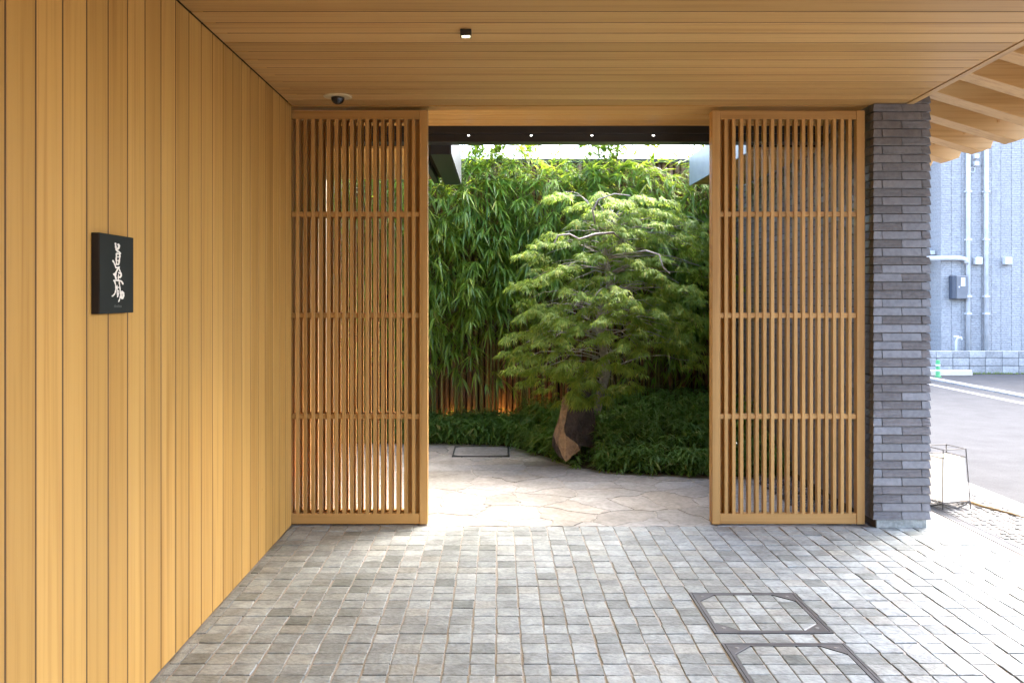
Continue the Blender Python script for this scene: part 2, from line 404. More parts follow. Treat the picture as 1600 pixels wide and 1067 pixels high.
def paver_xf(c):
    w = (c[1]-c[0])/pitch
    return (w, 1+rp.uniform(-.03,.02)), ((c[0]+c[1])/2+rp.uniform(-.002,.002), (c[2]+c[3])/2+rp.uniform(-.0015,.0015), rp.uniform(-.0025,.0015)), (rp.uniform(-.008,.008), rp.uniform(-.008,.008), rp.uniform(-.014,.014))
for c in vis[:300]:
    s, l, r = paver_xf(c)
    obj('paver', pm[rp.randrange(8)], parent=floor, loc=l, rot=r, scale=(s[0], s[1], 1))
parts = []
for c in rest:
    s, l, r = paver_xf(c); V, F = paver_mesh(rp.randrange(8))
    mt = Matrix.Translation(l) @ Matrix.Rotation(r[2], 4, 'Z') @ Matrix.Rotation(r[0], 4, 'X')
    parts.append(([tuple(mt @ Vector((x*s[0], y*s[1], z))) for x, y, z in V], F))
obj('far_pavers', mesh('far_pavers', *merge(parts), M['paver_i']), parent=floor, kind='stuff')

# two inspection covers filled with paving
def cover(y0, y1, label):
    cx, cy = (CX0+CX1)/2, (y0+y1)/2
    t = thing('inspection_cover', label, 'manhole cover', (cx, cy, -.0035))
    x0, x1 = CX0+.004, CX1-.004; y0 += .004; y1 -= .004
    w = .012
    def ring(x0, x1, y0, y1, w, z0, z1):
        return merge([bx(x0,x1,y0,y0+w,z0,z1), bx(x0,x1,y1-w,y1,z0,z1), bx(x0,x0+w,y0+w,y1-w,z0,z1), bx(x1-w,x1,y0+w,y1-w,z0,z1)])
    obj('outer_frame', mesh('outer_frame', *ring(x0,x1,y0,y1,.010,-.008,.004), M['iron2']), parent=t)
    g = .013
    obj('inner_frame', mesh('inner_frame', *ring(x0+g,x1-g,y0+g,y1-g,.014,-.008,.0035), M['iron2']), parent=t)
    a0, a1, b0, b1 = x0+g+.012, x1-g-.012, y0+g+.012, y1-g-.012
    k = .085
    for sx, sy in ((0,0),(1,0),(1,1),(0,1)):
        X = a1 if sx else a0; Y = b1 if sy else b0; dx = -k if sx else k; dy = -k if sy else k
        pl = [(X,Y),(X+dx,Y),(X,Y+dy)]
        if (dx*dy) < 0: pl = pl[::-1]
        co = obj('corner_plate', mesh('corner_plate', *slab(pl, -.008, .003, .001), M['iron2']), parent=t)
        V, F = lathe([(.009, 0), (.009, .0015), (.006, .002)], 10)
        obj('key_cap', mesh('key_cap', V, F, M['conc']), parent=co, loc=(X+dx*.3, Y+dy*.3, .003))
    n = 5
    for i in range(n):
        for j in range(n):
            px0 = a0+(a1-a0)*i/n; px1 = a0+(a1-a0)*(i+1)/n; py0 = b0+(b1-b0)*j/n; py1 = b0+(b1-b0)*(j+1)/n
            pl = [(px0+.003,py0+.003),(px1-.003,py0+.003),(px1-.003,py1-.003),(px0+.003,py1-.003)]
            q = k+.006
            for sx, sy in ((-1,-1),(1,-1),(1,1),(-1,1)):
                X = (a1 if sx > 0 else a0) - sx*q; Y = (b1 if sy > 0 else b0)
                pl = clip_poly(pl, X, Y, sx*.7071, sy*.7071)
                if len(pl) < 3: break
            if len(pl) < 3: continue
            if abs(sum(p[0]*q_[1]-q_[0]*p[1] for p, q_ in zip(pl, pl[1:]+pl[:1])))/2 < .0022: continue
            mx = sum(p[0] for p in pl)/len(pl); my = sum(p[1] for p in pl)/len(pl)
            obj('inset_paver', mesh('inset_paver', *slab([(p[0]-mx,p[1]-my) for p in pl], -.007, .002, .003), M['paver']), parent=t, loc=(mx,my,rp.uniform(-.001,.001)))
cover(3.66, 4.16, 'square paved inspection cover, the one closer to the slatted gate')
cover(3.06, 3.56, 'square paved inspection cover, the one further from the slatted gate')

# ------------------------------------------------------------------ courtyard floor of flagstones
court = obj('courtyard_floor', mesh('courtyard_floor', *bx(-1.56, 2.27, 5.362, 8.95, -.08, -.0045), M['grout'])); court['kind'] = 'structure'
bed_edge = [(-1.56,8.40),(-.64,8.37),(.0,8.30),(.16,8.18),(.40,7.73),(.63,7.22),(.85,7.06),(1.13,6.97),(1.65,6.86),(1.93,6.84)]
def bed_y(x):
    for (a, b), (c, d) in zip(bed_edge, bed_edge[1:]):
        if a <= x <= c: return b+(d-b)*(x-a)/(c-a)
    return 6.84 if x > 0 else 8.4
rf = random.Random(21)
seeds = []
nx, ny = 11, 13
for i in range(-1, nx+1):
    for j in range(-1, ny+1):
        if rf.random() < .12: continue
        seeds.append((-1.55+(i+.5+rf.uniform(-.75,.75)+(.5 if j % 2 else 0))*3.5/nx, 5.37+(j+.5+rf.uniform(-.7,.7))*3.1/ny))
def rough_edges(pl):
    out = []
    for i in range(len(pl)):
        a, b = pl[i], pl[(i+1) % len(pl)]
        l = math.hypot(b[0]-a[0], b[1]-a[1])
        out.append(a)
        if l < .05: continue
        c, d = (a, b) if a < b else (b, a)
        rr = random.Random(round(c[0]*50+d[0]*70)*1009+round(c[1]*50+d[1]*70))
        nx_, ny_ = -(d[1]-c[1])/l, (d[0]-c[0])/l; m = 2 if l < .18 else 4
        q = []
        for k in range(1, m+1):
            f = k/(m+1)+rr.uniform(-.06,.06); o_ = rr.uniform(-1,1)*.022*min(1, l/.3)
            q.append((c[0]+(d[0]-c[0])*f+nx_*o_, c[1]+(d[1]-c[1])*f+ny_*o_))
        out += q if a < b else q[::-1]
    return out
MH = (-.40, .10, 7.68, 8.18)
for k, s in enumerate(seeds):
    pl = [(-1.55,5.366),(1.92,5.366),(1.92,8.45),(-1.55,8.45)]
    for q, s2 in enumerate(seeds):
        if q == k: continue
        dx, dy = s2[0]-s[0], s2[1]-s[1]; l = math.hypot(dx, dy)
        if l > 1.6: continue
        pl = clip_poly(pl, (s[0]+s2[0])/2, (s[1]+s2[1])/2, dx/l, dy/l)
        if len(pl) < 3: break
    if len(pl) < 3: continue
    pl = rough_edges(pl)
    mx = sum(p[0] for p in pl)/len(pl); my = sum(p[1] for p in pl)/len(pl)
    if my > bed_y(mx)+.3: continue
    sh = 1-.007/max(.1, max(math.hypot(p[0]-mx, p[1]-my) for p in pl))-rf.uniform(0,.006)
    obj('flagstone', mesh('flagstone', *slab([((p[0]-mx)*sh,(p[1]-my)*sh) for p in pl], -.012, 0, .003), M['flag']), parent=court, loc=(mx,my,rf.uniform(-.002,.001)))
t = thing('courtyard_cover', 'square stone-filled inspection cover with black corners in the courtyard flagstones', 'manhole cover', (-.15, 7.93, 0))
a, b, c, d = MH
w = .012
fr = merge([bx(a,b,c,c+w,-.01,.008), bx(a,b,d-w,d,-.01,.008), bx(a,a+w,c+w,d-w,-.01,.008), bx(b-w,b,c+w,d-w,-.01,.008)])
obj('frame', mesh('frame', *fr, M['steel_black']), parent=t)
obj('stone_inset', mesh('stone_inset', *slab([(a+.013,c+.013),(b-.013,c+.013),(b-.013,d-.013),(a+.013,d-.013)], -.01, .005, .003), M['flag']), parent=t)
for sx in (0,1):
    for sy in (0,1):
        X = b-.013 if sx else a+.013; Y = d-.013 if sy else c+.013; k = .05
        pl = [(X,Y),(X+(-k if sx else k),Y),(X,Y+(-k if sy else k))]
        if sx != sy: pl = pl[::-1]
        obj('corner_plate', mesh('corner_plate', *slab(pl, .002, .0075, .001), M['steel_black']), parent=t)

# ------------------------------------------------------------------ wooden wall on the left
wall = thing('boarded_wall', 'tall wall of upright honey-coloured cedar boards beside the porch', 'wall', (WX, 2, 0))
obj('backing', mesh('backing', *bx(WX-.16, WX-.022, -3, GY-.004, 0, CH+.02), M['groove']), parent=wall)
bw = box(.022, P-.010, CH-.012, .0015, M['wall_wood'])
jw = box(.018, .0096, CH-.014, 0, M['groove_shade'])  # filler strip that paints the shade of the wall grooves
for k in range(-36, 20):
    y = GY-.002-(19.5-k)*P
    obj('board', bw, parent=wall, loc=(WX-.011, y, (CH-.012)/2+.006))
    obj('groove_shade_strip', jw, parent=wall, loc=(WX-.0102, y+P/2, (CH-.012)/2+.006))
bwk = thing('light_blocking_back_wall', 'unseen boarded wall added opposite the lattice gates to cut the light on them', 'wall', (.5, -1.6, 0))  # unseen wall, added to cut frontal light reaching the gates
obj('backing', mesh('backing', *bx(WX-.16, 2.0, -1.76, -1.622, 0, CH+.2), M['groove']), parent=bwk)
for k in range(21):
    obj('board', box(P-.008, .022, CH-.012, .0025, M['wall_wood']), parent=bwk, loc=(WX+.08+k*P, -1.611, (CH-.012)/2+.006))
# ------------------------------------------------------------------ porch ceiling
ceil = thing('porch_ceiling', 'boarded honey-coloured timber ceiling over the porch', 'ceiling', (.6, 3, CH))
obj('backing', mesh('backing', *[[(WX-.16,-3,CH+.024),(edge_x(-3),-3,CH+.024),(edge_x(GY),GY,CH+.024),(2.26,GY,CH+.024),(2.26,6.02,CH+.024),(-1.7,6.02,CH+.024),(-1.7,GY,CH+.024),(WX-.16,GY,CH+.024),
    (WX-.16,-3,CH+.2),(edge_x(-3),-3,CH+.2),(edge_x(GY),GY,CH+.2),(2.26,GY,CH+.2),(2.26,6.02,CH+.2),(-1.7,6.02,CH+.2),(-1.7,GY,CH+.2),(WX-.16,GY,CH+.2)],
    [(0,7,6,5,4,3,2,1),(8,9,10,11,12,13,14,15)]+[(i,(i+1)%8,(i+1)%8+8,i+8) for i in range(8)]], M['groove']), parent=ceil)
CP = .148
for k in range(0, 57):
    y1 = GY-.001-k*CP; y0 = y1-CP+.011
    xl = WX-.0; xa, xb = edge_x(y0), edge_x(y1)
    V = [(xl,y0,0),(xa,y0,0),(xb,y1,0),(xl,y1,0)]
    cx, cy = (xl+xb)/2, (y0+y1)/2
    Vv = [(x-cx,y-cy,0) for x,y,z in V]+[(x-cx,y-cy,.02) for x,y,z in V]
    bm = bmesh.new(); vs = [bm.verts.new(v) for v in Vv]
    for f in [(0,3,2,1),(4,5,6,7),(0,1,5,4),(1,2,6,5),(2,3,7,6),(3,0,4,7)]: bm.faces.new([vs[i] for i in f])
    bmesh.ops.bevel(bm, geom=bm.edges[:], offset=.002, segments=1, affect='EDGES')
    me = bpy.data.meshes.new('board'); bm.to_mesh(me); bm.free()
    obj('board', me, M['ceil_wood'], parent=ceil, loc=(cx, cy, CH))
    obj('groove_shade_strip', box(3.55, .0106, .016, 0, M['groove_shade']), parent=ceil, loc=(.62-.0614*k*CP/2+(-.06 if k > 14 else 0), y0-.0055, CH+.0092))  # groove shade painted as a dark strip between ceiling boards
# boards beyond the gate track
for k in range(4):
    obj('board', box(3.9, CP-.011, .02, .002, M['ceil_wood']), parent=ceil, loc=(.3, GY+.145+k*CP+CP/2-.01, CH+.010))
obj('gate_track', mesh('gate_track', *bx(-1.65, 2.26, GY+.006, GY+.140, CH-.004, CH+.02), M['gate_x']), parent=ceil)
# edge trim towards the street
y0, y1 = -3, GY
V = []
for y in (y0, y1):
    for dx, z in ((.004, CH-.004), (.045, CH-.004), (.045, CH+.34), (.004, CH+.34)):
        V.append((edge_x(y)+dx, y, z))
obj('edge_trim', mesh('edge_trim', V, [(0,1,2,3),(7,6,5,4),(0,4,5,1),(1,5,6,2),(2,6,7,3),(3,7,4,0)], M['trim_wood']), parent=ceil)

# ------------------------------------------------------------------ eave with rafters towards the street
A = 2.17
def raf_h(x): return 1.4 + A - .3*x
eave = thing('street_eave', 'overhanging timber eave with thick sloping rafters above the street side', 'eave', (3, 4, 2.6))
def rafter_mesh(x0, x1, w, h):
    # profile in x,z, origin at (x0, raf_h(x0)); plumb-ish cut end with chamfered lower corner
    pr = [(x0, 0), (x1-.07, 0), (x1, .045), (x1+.055, .045+.16), (x1+.055, h), (x0, h)]
    P2 = [(x-x0, raf_h(x)-raf_h(x0)+z) for x, z in pr]; n = len(P2)
    bm = bmesh.new()
    a = [bm.verts.new((x, 0, z)) for x, z in P2]; b = [bm.verts.new((x, w, z)) for x, z in P2]
    bm.faces.new(a); bm.faces.new(b[::-1])
    for i in range(n): bm.faces.new((a[i], b[i], b[(i+1)%n], a[(i+1)%n])[::-1])
    bmesh.ops.recalc_face_normals(bm, faces=bm.faces[:])
    bmesh.ops.bevel(bm, geom=bm.edges[:], offset=.003, segments=1, affect='EDGES')
    me = bpy.data.meshes.new('rafter'); bm.to_mesh(me); bm.free(); me.materials.append(M['raf_wood']); return me
rm_in = rafter_mesh(2.52, 3.70, .15, .27); rm_out = rafter_mesh(2.30, 3.70, .15, .27)
for k in range(-8, 5):
    y = 5.72+.455*k; x0 = 2.52 if y < GY-.1 else 2.30
    rr_ = obj('rafter', rm_in if x0 > 2.4 else rm_out, parent=eave, loc=(x0, y, raf_h(x0)))
    V, F = lathe([(.011, 0), (.011, .004), (.008, .005)], 10)
    obj('plug', mesh('plug', V, F, M['gate_x']), parent=rr_, loc=(3.5, y, raf_h(3.5)+.10), rot=(R(90), 0, 0))
for k in range(9):
    xa = 2.30+.165*k; xb = xa+.163
    V = []
    for y in (1.9, 7.75):
        for x, z in ((xa, 0), (xb, 0), (xb, .03), (xa, .03)): V.append((x, y, raf_h(x)+.272+z))
    obj('deck_board', mesh('deck_board', V, [(0,1,2,3),(7,6,5,4),(0,4,5,1),(1,5,6,2),(2,6,7,3),(3,7,4,0)], M['trim_wood']), parent=eave)

# ------------------------------------------------------------------ sliding lattice gates
def gate(xa, xb, mirror, label, dy=0, rear=False):
    t = thing('lattice_gate', label, 'gate', ((xa+xb)/2, GY+.03+dy, .005), 'sliding lattice gates of the porch')
    y0 = GY+.006+dy; dp = .046; top = CH-.03; bot = .007
    yc = y0+dp/2; sw = .050
    for x in (xa+sw/2, xb-sw/2):
        obj('stile', box(sw, dp, top-bot, .0025, M['gate_z']), parent=t, loc=(x, yc, (top+bot)/2))
    iw = xb-xa-2*sw
    obj('top_rail', box(iw-.001, dp-.006, .052, .002, M['gate_x']), parent=t, loc=((xa+xb)/2, yc+.001, top-.027))
    obj('bottom_rail', box(iw-.001, dp-.006, .064, .002, M['gate_x']), parent=t, loc=((xa+xb)/2, yc+.001, bot+.033))
    z0, z1 = bot+.064, top-.052
    for py in (334.5, 493, 651):
        z = 1.4+(462-py)/256.4
        obj('middle_rail', box(iw-.001, dp-.018, .031, .0015, M['gate_x']), parent=t, loc=((xa+xb)/2, yc+.003, z))
    n = 17; pt = .04725
    for k in range(n):
        d = sw+.036+k*pt
        x = xb-d if mirror else xa+d
        obj('slat', box(.0215, dp-.008, z1-z0, .0015, M['gate_z']), parent=t, loc=(x, yc-.0005, (z0+z1)/2))
    # wide closing stile that shuts against the other leaf, behind the first slats
    if rear: return
    x = xb-.068 if mirror else xa+.068
    obj('meeting_stile', box(.135, .03, top-bot, .002, M['gate_z']), parent=t, loc=(x, y0+dp+.0155, (top+bot)/2))
gate(-1.361, -.429, True, 'open sliding lattice gate of slim wooden slats next to the boarded wall')
gate(-1.361-.0472, -.429-.0472, True, 'second sliding lattice gate stacked close behind the leaf by the boarded wall', .085, True)
gate(1.307, 2.239, False, 'open sliding lattice gate of slim wooden slats next to the brick pillar')

# ------------------------------------------------------------------ brick pillar and the wall behind it
BX0, BX1, BY0, BY1 = 2.267, 2.602, 5.325, 8.9
CO = .0512; NC = 54
lip = .0065
pil = thing('brick_wall', 'dark grey-brown wall of thin overlapping bricks ending in a pillar by the gate', 'wall', ((BX0+BX1)/2, BY0+.17, 0))
obj('core', mesh('core', *bx(BX0+.012, BX1-.012, BY0+.012, BY1, 0, NC*CO), M['mortar']), parent=pil)
_bk = {}
def brick_me(L, left, right):
    """front brick: local origin at lower front left corner line; wedge face leaning out at the bottom"""
    k = (round(L,4), left, right)
    if k in _bk: return _bk[k]
    d, h = .05, CO-.0045
    l0, l1 = (-lip if left else 0), (lip if right else 0)
    V = [(l0,-lip,0),(L+l1,-lip,0),(L+l1,d,0),(l0,d,0),(l0*.9,-lip,.007),(L+l1*.9,-lip,.007),(L+l1*.9,d,.007),(l0*.9,d,.007),(0,0,h),(L,0,h),(L,d,h),(0,d,h)]
    F = [(3,2,1,0),(8,9,10,11)]
    for a in (0,4):
        for i in range(4): F.append((a+i, a+(i+1)%4, a+4+(i+1)%4, a+4+i))
    me = mesh('brick', V, F, M['brick']); _bk[k] = me; return me
W = BX1-BX0
rb = random.Random(5)
for c in range(1, NC):
    z = c*CO
    if c % 2: segs = [(0, W*.5-.002, True, False), (W*.5+.002, W, False, True)]
    else: segs = [(0, .046, True, False), (.050, .285, False, False), (.289, W, False, True)]
    for a, b, l, r in segs:
        obj('brick', brick_me(b-a, l, r), parent=pil, loc=(BX0+a, BY0+rb.uniform(-.0015,.0015), z))
obj('plinth', box(W-.03, .06, CO, .002, M['paver']), parent=pil, loc=((BX0+BX1)/2, BY0+.03, CO/2))
# flank courses (too many to pick apart): joined
def flank(X, sgn, ya, yb, off):
    ps = []
    for c in range(1, NC):
        z = c*CO; h = CO-.0045
        y = ya - (rb.choice((0,.118)) if c % 2 else .06)
        while y < yb:
            p, q = max(y, ya), min(y+.233, yb)
            if q-p > .02:
                V = []
                for s, zz, e in ((lip, z, 0), (lip, z+.007, 0), (0, z+h, 0)):
                    V += [(X+sgn*(s+off), p, zz), (X+sgn*(s+off), q, zz), (X-sgn*.011, q, zz), (X-sgn*.011, p, zz)]
                F = [(3,2,1,0),(8,9,10,11)]
                for a in (0,4):
                    for i in range(4): F.append((a+i, a+(i+1)%4, a+4+(i+1)%4, a+4+i))
                ps.append((V, F))
            y += .237
    return ps
ps = flank(BX0, -1, BY0+.054, 6.33, 0) + flank(BX0, -1, 6.355, BY1, -.006)
obj('courtyard_side_bricks', mesh('courtyard_side_bricks', *merge(ps), M['brick_i']), parent=pil, kind='stuff')
obj('street_side_bricks', mesh('street_side_bricks', *merge(flank(BX1, 1, BY0+.054, BY1, 0)), M['brick_i']), parent=pil, kind='stuff')

# ------------------------------------------------------------------ courtyard: side wall, steel beams, soffits
t = obj('plaster_wall', mesh('plaster_wall', *bx(-1.70, -1.555, 5.45, 8.9, 0, 2.75), M['plaster'])); tag(t, 'pale plaster courtyard wall glimpsed through the stacked lattice gates', 'wall')
bt = thing('steel_lintel', 'black steel beam with tiny lights spanning the courtyard opening', 'beam', (.3, 6.05, 2.45))
obj('web', mesh('web', *bx(-1.55, 2.255, 6.035, 6.10, 2.455, 2.80), M['steel_black']), parent=bt)
obj('lower_flange', mesh('lower_flange', *bx(-1.55, 2.255, 6.015, 6.15, 2.447, 2.4545), M['steel_black']), parent=bt)
obj('ledge', mesh('ledge', *bx(-1.55, 2.255, 6.018, 6.034, 2.505, 2.52), M['steel_black']), parent=bt)
for px in (732, 830, 925, 1021):
    x = (px-778)/1380*6.02
    s = thing('led_spot', 'tiny lit spotlight fixed on the black steel beam', 'spotlight', (x, 6.02, 2.48), 'tiny spotlights along the black beam')
    obj('housing', mesh('housing', *bx(x-.011, x+.011, 6.022, 6.0345, 2.486, 2.5045), M['steel_black']), parent=s)
    obj('lens', mesh('lens', *bx(x-.006, x+.006, 6.0195, 6.0215, 2.488, 2.4925), M['led']), parent=s)
lb = thing('roof_edge_beam', 'dark steel roof edge running back over the courtyard, boarded soffit on its wall side', 'beam', (-.42, 7, 2.4))
obj('channel', mesh('channel', *bx(-.47,-.335,6.155,7.85,2.385,2.64), M['steel_black']), parent=lb)
obj('flashing', mesh('flashing', *bx(-.333,-.325,6.155,7.85,2.39,2.66), M['steel_mid']), parent=lb)
obj('gutter', mesh('gutter', *bx(-.56,-.52,6.155,7.75,2.385,2.42), M['steel_black']), parent=lb)
for k in range(11):
    obj('soffit_board', box(.985, CP-.006, .02, .002, M['ceil_wood']), parent=lb, loc=(-1.055, 6.24+k*CP, 2.435))
obj('soffit_backing', mesh('soffit_backing', *bx(-1.553,-.475,6.155,7.85,2.447,2.62), M['groove']), parent=lb)
rbm = thing('roof_edge_fascia', 'pale grey steel roof edge with boarded soffit beside the brick wall', 'fascia', (1.8, 7, 2.4))
obj('fascia', mesh('fascia', *bx(1.745, 1.757, 6.155, 8.05, 2.40, 2.66), M['steel_grey']), parent=rbm)
for k in range(13):
    obj('soffit_board', box(.49, CP-.006, .02, .002, M['ceil_wood']), parent=rbm, loc=(2.006, 6.235+k*CP, 2.425))
obj('soffit_backing', mesh('soffit_backing', *bx(1.759, 2.255, 6.155, 8.05, 2.437, 2.62), M['groove']), parent=rbm)

# ------------------------------------------------------------------ bamboo pole fence
FY = 8.82
fence = thing('bamboo_fence', 'tall fence of close-set brown bamboo poles behind the garden', 'fence', (.3, FY, 0))
def pole_mesh(seed, r, h):
    rr = random.Random(seed); path, rad = [], []
    z = 0
    nodes_ = []
    z = rr.uniform(.05,.25)
    while z < h: nodes_.append(z); z += rr.uniform(.24,.34)
    pts = [(0, r)]
    for q in nodes_: pts += [(q-.012, r*.985), (q-.003, r*1.09), (q+.004, r*.95), (q+.014, r)]
    pts = [p for p in pts if 0 <= p[0] <= h]+[(h, r)]
    pts.sort()
    V, F = lathe([(p[1], p[0]) for p in pts], 10)
    return mesh('pole', V, F, M['pole'], True)
pmesh = [pole_mesh(50+k, .0235+.0015*(k % 3), 2.72) for k in range(6)]
x = -1.53; rq = random.Random(9)
while x < 2.24:
    obj('pole', pmesh[rq.randrange(6)], parent=fence, loc=(x, FY+rq.uniform(-.008,.008), 0), rot=(rq.uniform(-.003,.003), rq.uniform(-.004,.004), rq.uniform(0,6)))
    x += rq.uniform(.053,.062)
obj('backing_panel', mesh('backing_panel', *bx(-1.55, 2.26, FY+.05, FY+.09, 0, 2.721), M['coping']), parent=fence)
obj('coping', mesh('coping', *bx(-1.55, 2.26, FY-.045, FY+.11, 2.722, 2.76), M['coping']), parent=fence)

# ------------------------------------------------------------------ planting
bed_pts = [p for p in bed_edge] + [(2.25,6.84),(2.25,FY-.05),(-1.55,FY-.05)]
n = len(bed_pts)
V = [(x,y,-.01) for x,y in bed_pts]+[(x,y,.004) for x,y in bed_pts]
soil = obj('planting_bed', mesh('planting_bed', V, [tuple(range(n,2*n))]+[(i,(i+1)%n,(i+1)%n+n,i+n) for i in range(n)], M['soil'])); soil['kind'] = 'structure'
def add_leaf(V, F, base, d, up, L, w, droop):
    d = d.normalized(); s = d.cross(up)
    if s.length < 1e-3: s = d.orthogonal()
    s.normalize(); nrm = s.cross(d)
    m = base+d*(L*.38)+Vector((0,0,-droop*.12*L)); tip = base+d*L+Vector((0,0,-droop*.55*L))
    k = len(V)
    V += [tuple(base), tuple(m+s*w*.5+nrm*w*.12), tuple(m), tuple(m-s*w*.5+nrm*w*.12), tuple(tip)]
    F += [(k,k+1,k+2),(k,k+2,k+3),(k+1,k+4,k+2),(k+2,k+4,k+3)]
# living bamboo: slender culms, arching twigs, fans of drooping leaves
rg = random.Random(33)
def bamboo(cx, cy, ymin, label_group):
    t = thing('bamboo_plant', 'leafy green bamboo growing up against the brown pole fence', 'bamboo', (cx, cy, .03), label_group)
    fV, fF = [], []; tw = []
    for c in range(7):
        bx_, by_ = cx+rg.uniform(-.2,.2), cy+rg.uniform(-.06,.08)
        h = rg.uniform(2.42, 3.12); lean = rg.uniform(-.10,.10); fwd = rg.uniform(.0,.22)
        path = [(bx_+lean*q*q, by_-fwd*q*q, .025+h*q) for q in [k/8 for k in range(9)]]
        V, F = tube(path, [.009*(1-.75*k/8)+.001 for k in range(9)], 6)
        obj('culm', mesh('culm', V, F, M['culm'], True), parent=t)
        z = rg.uniform(max(.45, ymin-.28), ymin+.38)
        while z < h+.02:
            q = min(1, z/h); o_ = Vector((bx_+lean*q*q, by_-fwd*q*q, .025+z))
            topness = max(0, (z-2.2)/.5)
            for b in range(2 if z > ymin+.45 else 1):
                az = rg.uniform(-2.95, -.2)        # mostly towards the light in front
                L = rg.uniform(.16,.48)*(1-.45*topness)
                up = rg.uniform(.15,.7)+topness*.6
                dd = Vector((math.cos(az), math.sin(az)*.8, up)).normalized()
                p1 = o_+dd*L*.55; p2 = o_+dd*L+Vector((0,0,-L*(.45-.3*topness)))
                tw.append(tube([o_, p1, p2], [.0028,.002,.0012], 4, False))
                for s_ in range(rg.randint(2, 4)):
                    f = rg.uniform(.25, 1); p = (o_+(p1-o_)*f*2) if f < .5 else (p1+(p2-p1)*(f-.5)*2)
                    main = (p2-p1).normalized()
                    for l in range(rg.randint(3, 6)):
                        a2 = rg.uniform(-1.25,1.25)
                        hd = Vector((dd.x, dd.y, 0)).normalized()
                        sd_ = Vector((-hd.y, hd.x, 0))
                        ld = hd*math.cos(a2)+sd_*math.sin(a2)+Vector((0,0,rg.uniform(-1.3,-.1)+topness*1.3))
                        add_leaf(fV, fF, p, ld, Vector((rg.uniform(-.4,.4),rg.uniform(-.4,.4),1)), rg.uniform(.085,.21), rg.uniform(.014,.026), rg.uniform(.2,1.0))
            z += rg.uniform(.085,.15)
    V, F = merge(tw); obj('twigs', mesh('twigs', V, F, M['culm'], True), parent=t, kind='stuff')
    obj('foliage', mesh('foliage', fV, fF, M['bleaf']), parent=t, kind='stuff')
for k, (x, zmin) in enumerate([(-1.3,.9),(-.92,.8),(-.55,.75),(-.2,.75),(.12,.85),(.48,1.0),(.85,1.2),(1.2,1.2),(1.55,.8),(1.9,.5)]):
    bamboo(x, 8.62, zmin, 'bamboo plants along the pole fence')

# laceleaf maple
rmap = random.Random(77)
maple = thing('maple_tree', 'weeping laceleaf maple with layered feathery yellow-green foliage', 'tree', (.93, 7.75, .03))
def px2(x, y, Y): return Vector(((x-778)*Y/1380, Y, 1.4+(462-y)*Y/1380))
rows0 = [(300,930,1012,.10),(318,915,1040,.15),(338,892,1075,.25),(356,860,1108,.32),(376,838,1112,.4),(400,826,1108,.45),(425,826,1108,.5),(450,828,1110,.55),(475,822,1090,.6),(500,812,1082,.6),(525,805,1085,.6),(550,800,1092,.6),(575,806,1100,.55),(598,845,975,.5),(618,880,950,.45)]
def ext(y):
    for a, b in zip(rows0, rows0[1:]):
        if a[0] <= y <= b[0]:
            f = (y-a[0])/(b[0]-a[0]); return [a[i]+(b[i]-a[i])*f for i in (1,2,3)]
    return list(rows0[-1][1:])
rows = [(y, *ext(y)) for y in (301, 326, 354, 384, 414, 444, 474, 505, 536, 566, 594, 616)]
trunk_path = [Vector((.90,7.80,.0)), Vector((.86,7.82,.35)), Vector((.96,7.78,.75)), Vector((.88,7.76,1.15)), Vector((.98,7.74,1.5)), Vector((.93,7.74,1.85)), Vector((1.0,7.74,2.15))]
wd = [tube(trunk_path, [.055,.045,.04,.034,.028,.021,.012], 10)]
mV, mF = [], []
def maple_leaf(p, d, size):
    d = d.normalized(); s = d.cross(Vector((0,0,1)))
    if s.length < .05: s = Vector((1,0,0))
    s.normalize()
    for k in range(7):
        a = (k-3)*.44+rmap.uniform(-.1,.1)
        l = size*(1-.11*abs(k-3))*rmap.uniform(.85,1.1)
        dd = d*math.cos(a)+s*math.sin(a)+Vector((0,0,-.12*abs(k-3)))
        e = p+dd*l+Vector((0,0,-.25*l)); m = p+dd*l*.5
        w = size*.062; o2 = dd.cross(Vector((rmap.uniform(-.3,.3),rmap.uniform(-.3,.3),1))).normalized()*w
        b = len(mV)
        mV.extend([tuple(p), tuple(m+o2), tuple(e), tuple(m-o2)]); mF.append((b,b+1,b+2,b+3))
pads = []
tries = 0
holes = [(878,392,15),(1046,428,18),(905,470,14),(1020,500,16),(850,455,12),(965,395,12),(985,445,12),(925,545,14),(1085,400,12),(1030,575,36)]
while len(pads) < 138 and tries < 9000:
    tries += 1
    y = rmap.uniform(298, 622); xa, xb, dep = ext(y)
    xb2 = xb+(18 if 340 < y < 490 else 0)
    px = rmap.uniform(xa, xb2)
    if any(math.hypot(px-h[0], y-h[1]) < h[2] for h in holes): continue
    if y > 560 and rmap.random() < .35: continue
    if any(math.hypot(px-p[0], (y-p[1])*1.35) < 18 for p in pads): continue
    pads.append((px, y))
sprays = []
for px, y in pads:
    xa, xb, dep = ext(y); u = max(-1, min(1, ((px-xa)/(xb-xa)-.5)*2))
    sprays.append(px2(px, y, 7.70-dep*math.sqrt(1-u*u)*rmap.uniform(.45,1.1)))
    if rmap.random() < .2: sprays.append(px2(px, y, 7.78+dep*rmap.uniform(.2,.7)*math.sqrt(1-u*u)))
